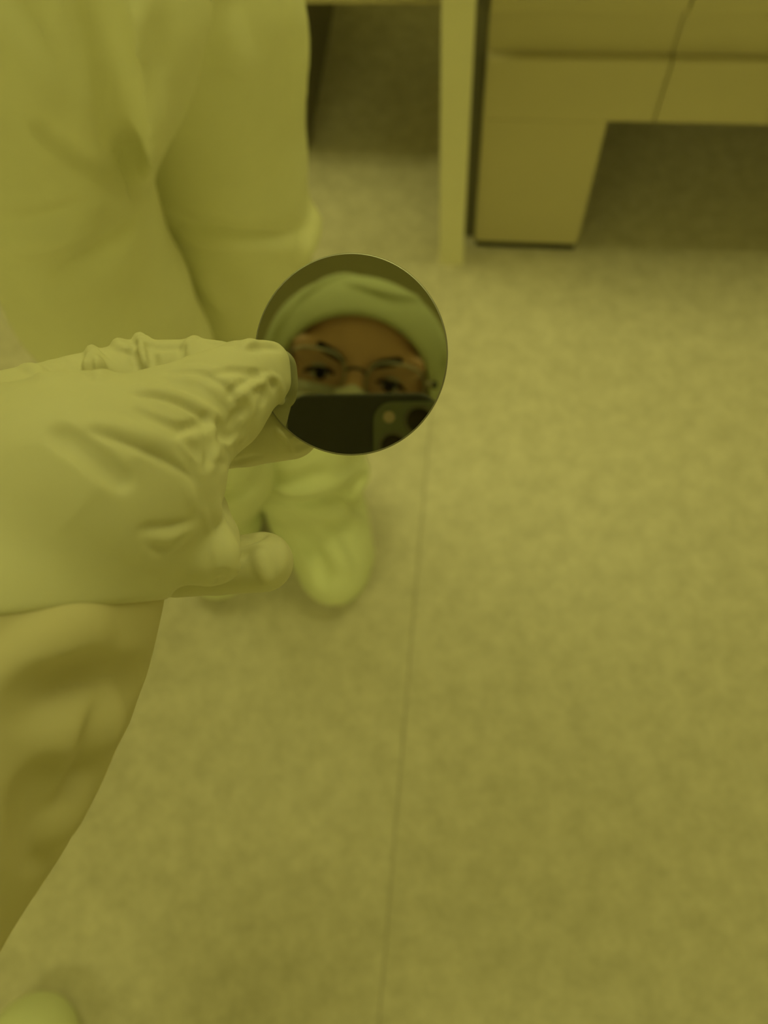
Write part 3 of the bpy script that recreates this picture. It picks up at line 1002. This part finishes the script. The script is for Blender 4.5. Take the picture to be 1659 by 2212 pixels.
bootie(P2, G(722, 1240, .046, .053), G(720, 1200, .056, .064), G(694, 1125, .066, .074), G(668, 1075, .062, .072), L(660, 1010, Y1, .090), L(636, 950, Y1, .092), creases=[
    ([(590, 1085), (660, 1090), (735, 1076), (790, 1105)], 0.010, 0.008, True),
    ([(600, 1055), (680, 1055), (760, 1020), (790, 1000)], 0.012, 0.006, False),
    ([(640, 1110), (710, 1110), (780, 1125)], 0.014, 0.006, False),
    ([(760, 1080), (778, 1040), (790, 1005)], 0.010, 0.006, False),
    ([(650, 1160), (690, 1215), (700, 1260)], 0.016, 0.006, True),
    ([(690, 1130), (720, 1180), (750, 1240)], 0.016, 0.005, False),
    ([(560, 1030), (620, 1045), (700, 1020)], 0.012, 0.005, True)])
bootie(P2, G(468, 1228, .046, .052), G(468, 1195, .056, .060), G(472, 1120, .066, .066), G(472, 1075, .062, .068), L(458, 1015, Y2, .078), L(430, 960, Y2, .082), creases=[
    ([(430, 1060), (490, 1072), (545, 1060)], 0.010, 0.008, True)])


def head2_xf(p):
    # faces the photographer, looking down at the wafer
    a = math.radians(28)
    fwd = np.array((0.15, -math.cos(a), -math.sin(a))); fwd = unit(fwd)
    up = unit(np.array((0, 0, 1.0)) - fwd[2] * fwd)
    rt = np.cross(up, fwd)
    return np.asarray(p, float) @ np.stack([rt, up, fwd], 1).T + (hip + np.array((0.02, -0.08, 0.70)))


head(P2, head2_xf, specs=False, cell=0.0032)
for s in (-1, 1):                               # hands clasped behind the back
    w0 = hip + np.array((s * 0.085, 0.205, 0.055))
    v = Vol(w0 - np.array((0.11, 0.06, 0.13)), w0 + np.array((0.11, 0.07, 0.06)), 0.0026)
    a = lambda x, y, z: w0 + np.array((-s * x, y, z))
    v.ell(a(0.035, 0.006 + 0.012 * s, -0.022), (0.045, 0.016, 0.036), 0.01)
    v.chain([(a(-0.01, 0, 0), 0.034), (a(0.02, 0.005, -0.012), 0.026)], 0.012)
    for i in range(4):
        v.chain([(a(0.055, 0.008 + 0.012 * s, -0.004 - 0.017 * i), 0.0098), (a(0.078, 0.010 + 0.013 * s, -0.010 - 0.019 * i), 0.009), (a(0.090 - 0.004 * (i == 3), 0.004 + 0.013 * s, -0.018 - 0.020 * i), 0.008)], 0.003)
    v.chain([(a(0.02, 0.01, 0.0), 0.012), (a(0.045, 0.018 + 0.012 * s, 0.018), 0.0105), (a(0.062, 0.018 + 0.012 * s, 0.022), 0.009)], 0.004)
    link_vol('glove', v, M['glove'], P2, relax=1)

# ------------------------------------------------------------------ the phone (the picture is taken through its lower right lens)
S_ = 2 * WZ / F_PX                              # metres per pixel in the mirror image of the lens plane


def mpx(px, py):
    """point of the lens plane seen in the mirror at this pixel"""
    p = reflect(at_z(px, py, 1.0))
    v0 = reflect(np.zeros(3))                   # virtual lens
    # the phone's back is the plane z = 0 of the camera: walk the mirrored ray to it
    r = ray(px, py)
    t = (Wc @ Wn) / (r @ Wn)
    q = r * t
    d = r - 2 * (r @ Wn) * Wn
    k = -q[2] / d[2]
    return (q + k * d)[:2]


pl = mpx(613, 930)[0]
pr = mpx(953, 930)[0]
pt = mpx(760, 849)[1]
PW, PH, PT = abs(pr - pl), 0.152, 0.0105
pcx, pcy = (pl + pr) / 2, pt - PH / 2
ph = empty('phone', c2w((pcx, pcy, 0.008)))
tag(ph, 'dark phone with a square three-lens camera block, seen mirrored in the wafer', 'phone')
v, f = round_slab(PW, PH, PT, 0.0125, edge=0.0022)
link('case', c2w(v + np.array((pcx, pcy, 0.0030 + PT / 2))), f, M['phone'], ph)
ml = mpx(806, 930)[0]; mt = mpx(850, 868)[1]
MS = 0.0385
v, f = round_slab(MS, MS, 0.0022, 0.0095, edge=0.0006)
mc = np.array((ml + MS / 2, mt - MS / 2, 0.0025))
md = link('camera_block', c2w(v + mc), f, M['phonemodule'], ph)
md['label'] = 'raised square grey-green camera block'
for (px, py) in ((905, 908), (849, 965), (None, None)):
    c = np.array((*mpx(px, py), 0.0)) if px else np.array((0.0, 0.0, 0.0))
    v, f = lathe([(0.0078, 0.0030), (0.0078, 0.0012), (0.0072, 0.0007), (0.0064, 0.0009), (0.0062, 0.0018)], 40)
    rg = link('lens', c2w(v + c), f, M['lensring'], md)
    v, f = lathe([(0.0063, 0.0016), (0.0058, 0.00105), (0.0001, 0.0010)], 40)
    link('lens_glass', c2w(v + c + np.array((0, 0, 0.0001))), f, M['lensglass'], md)
fl_c = np.array((*mpx(840, 901), 0.0))
v, f = lathe([(0.0030, 0.0016), (0.0030, 0.0011), (0.0024, 0.0008), (0.0001, 0.0008)], 28)
link('flash', c2w(v + fl_c), f, M['flash'], md)
v, f = round_slab(PW - 0.008, PH - 0.008, 0.0012, 0.010, edge=0.0004)
link('screen', c2w(v + np.array((pcx, pcy, 0.0030 + PT + 0.0004))), f, M['screen'], ph)
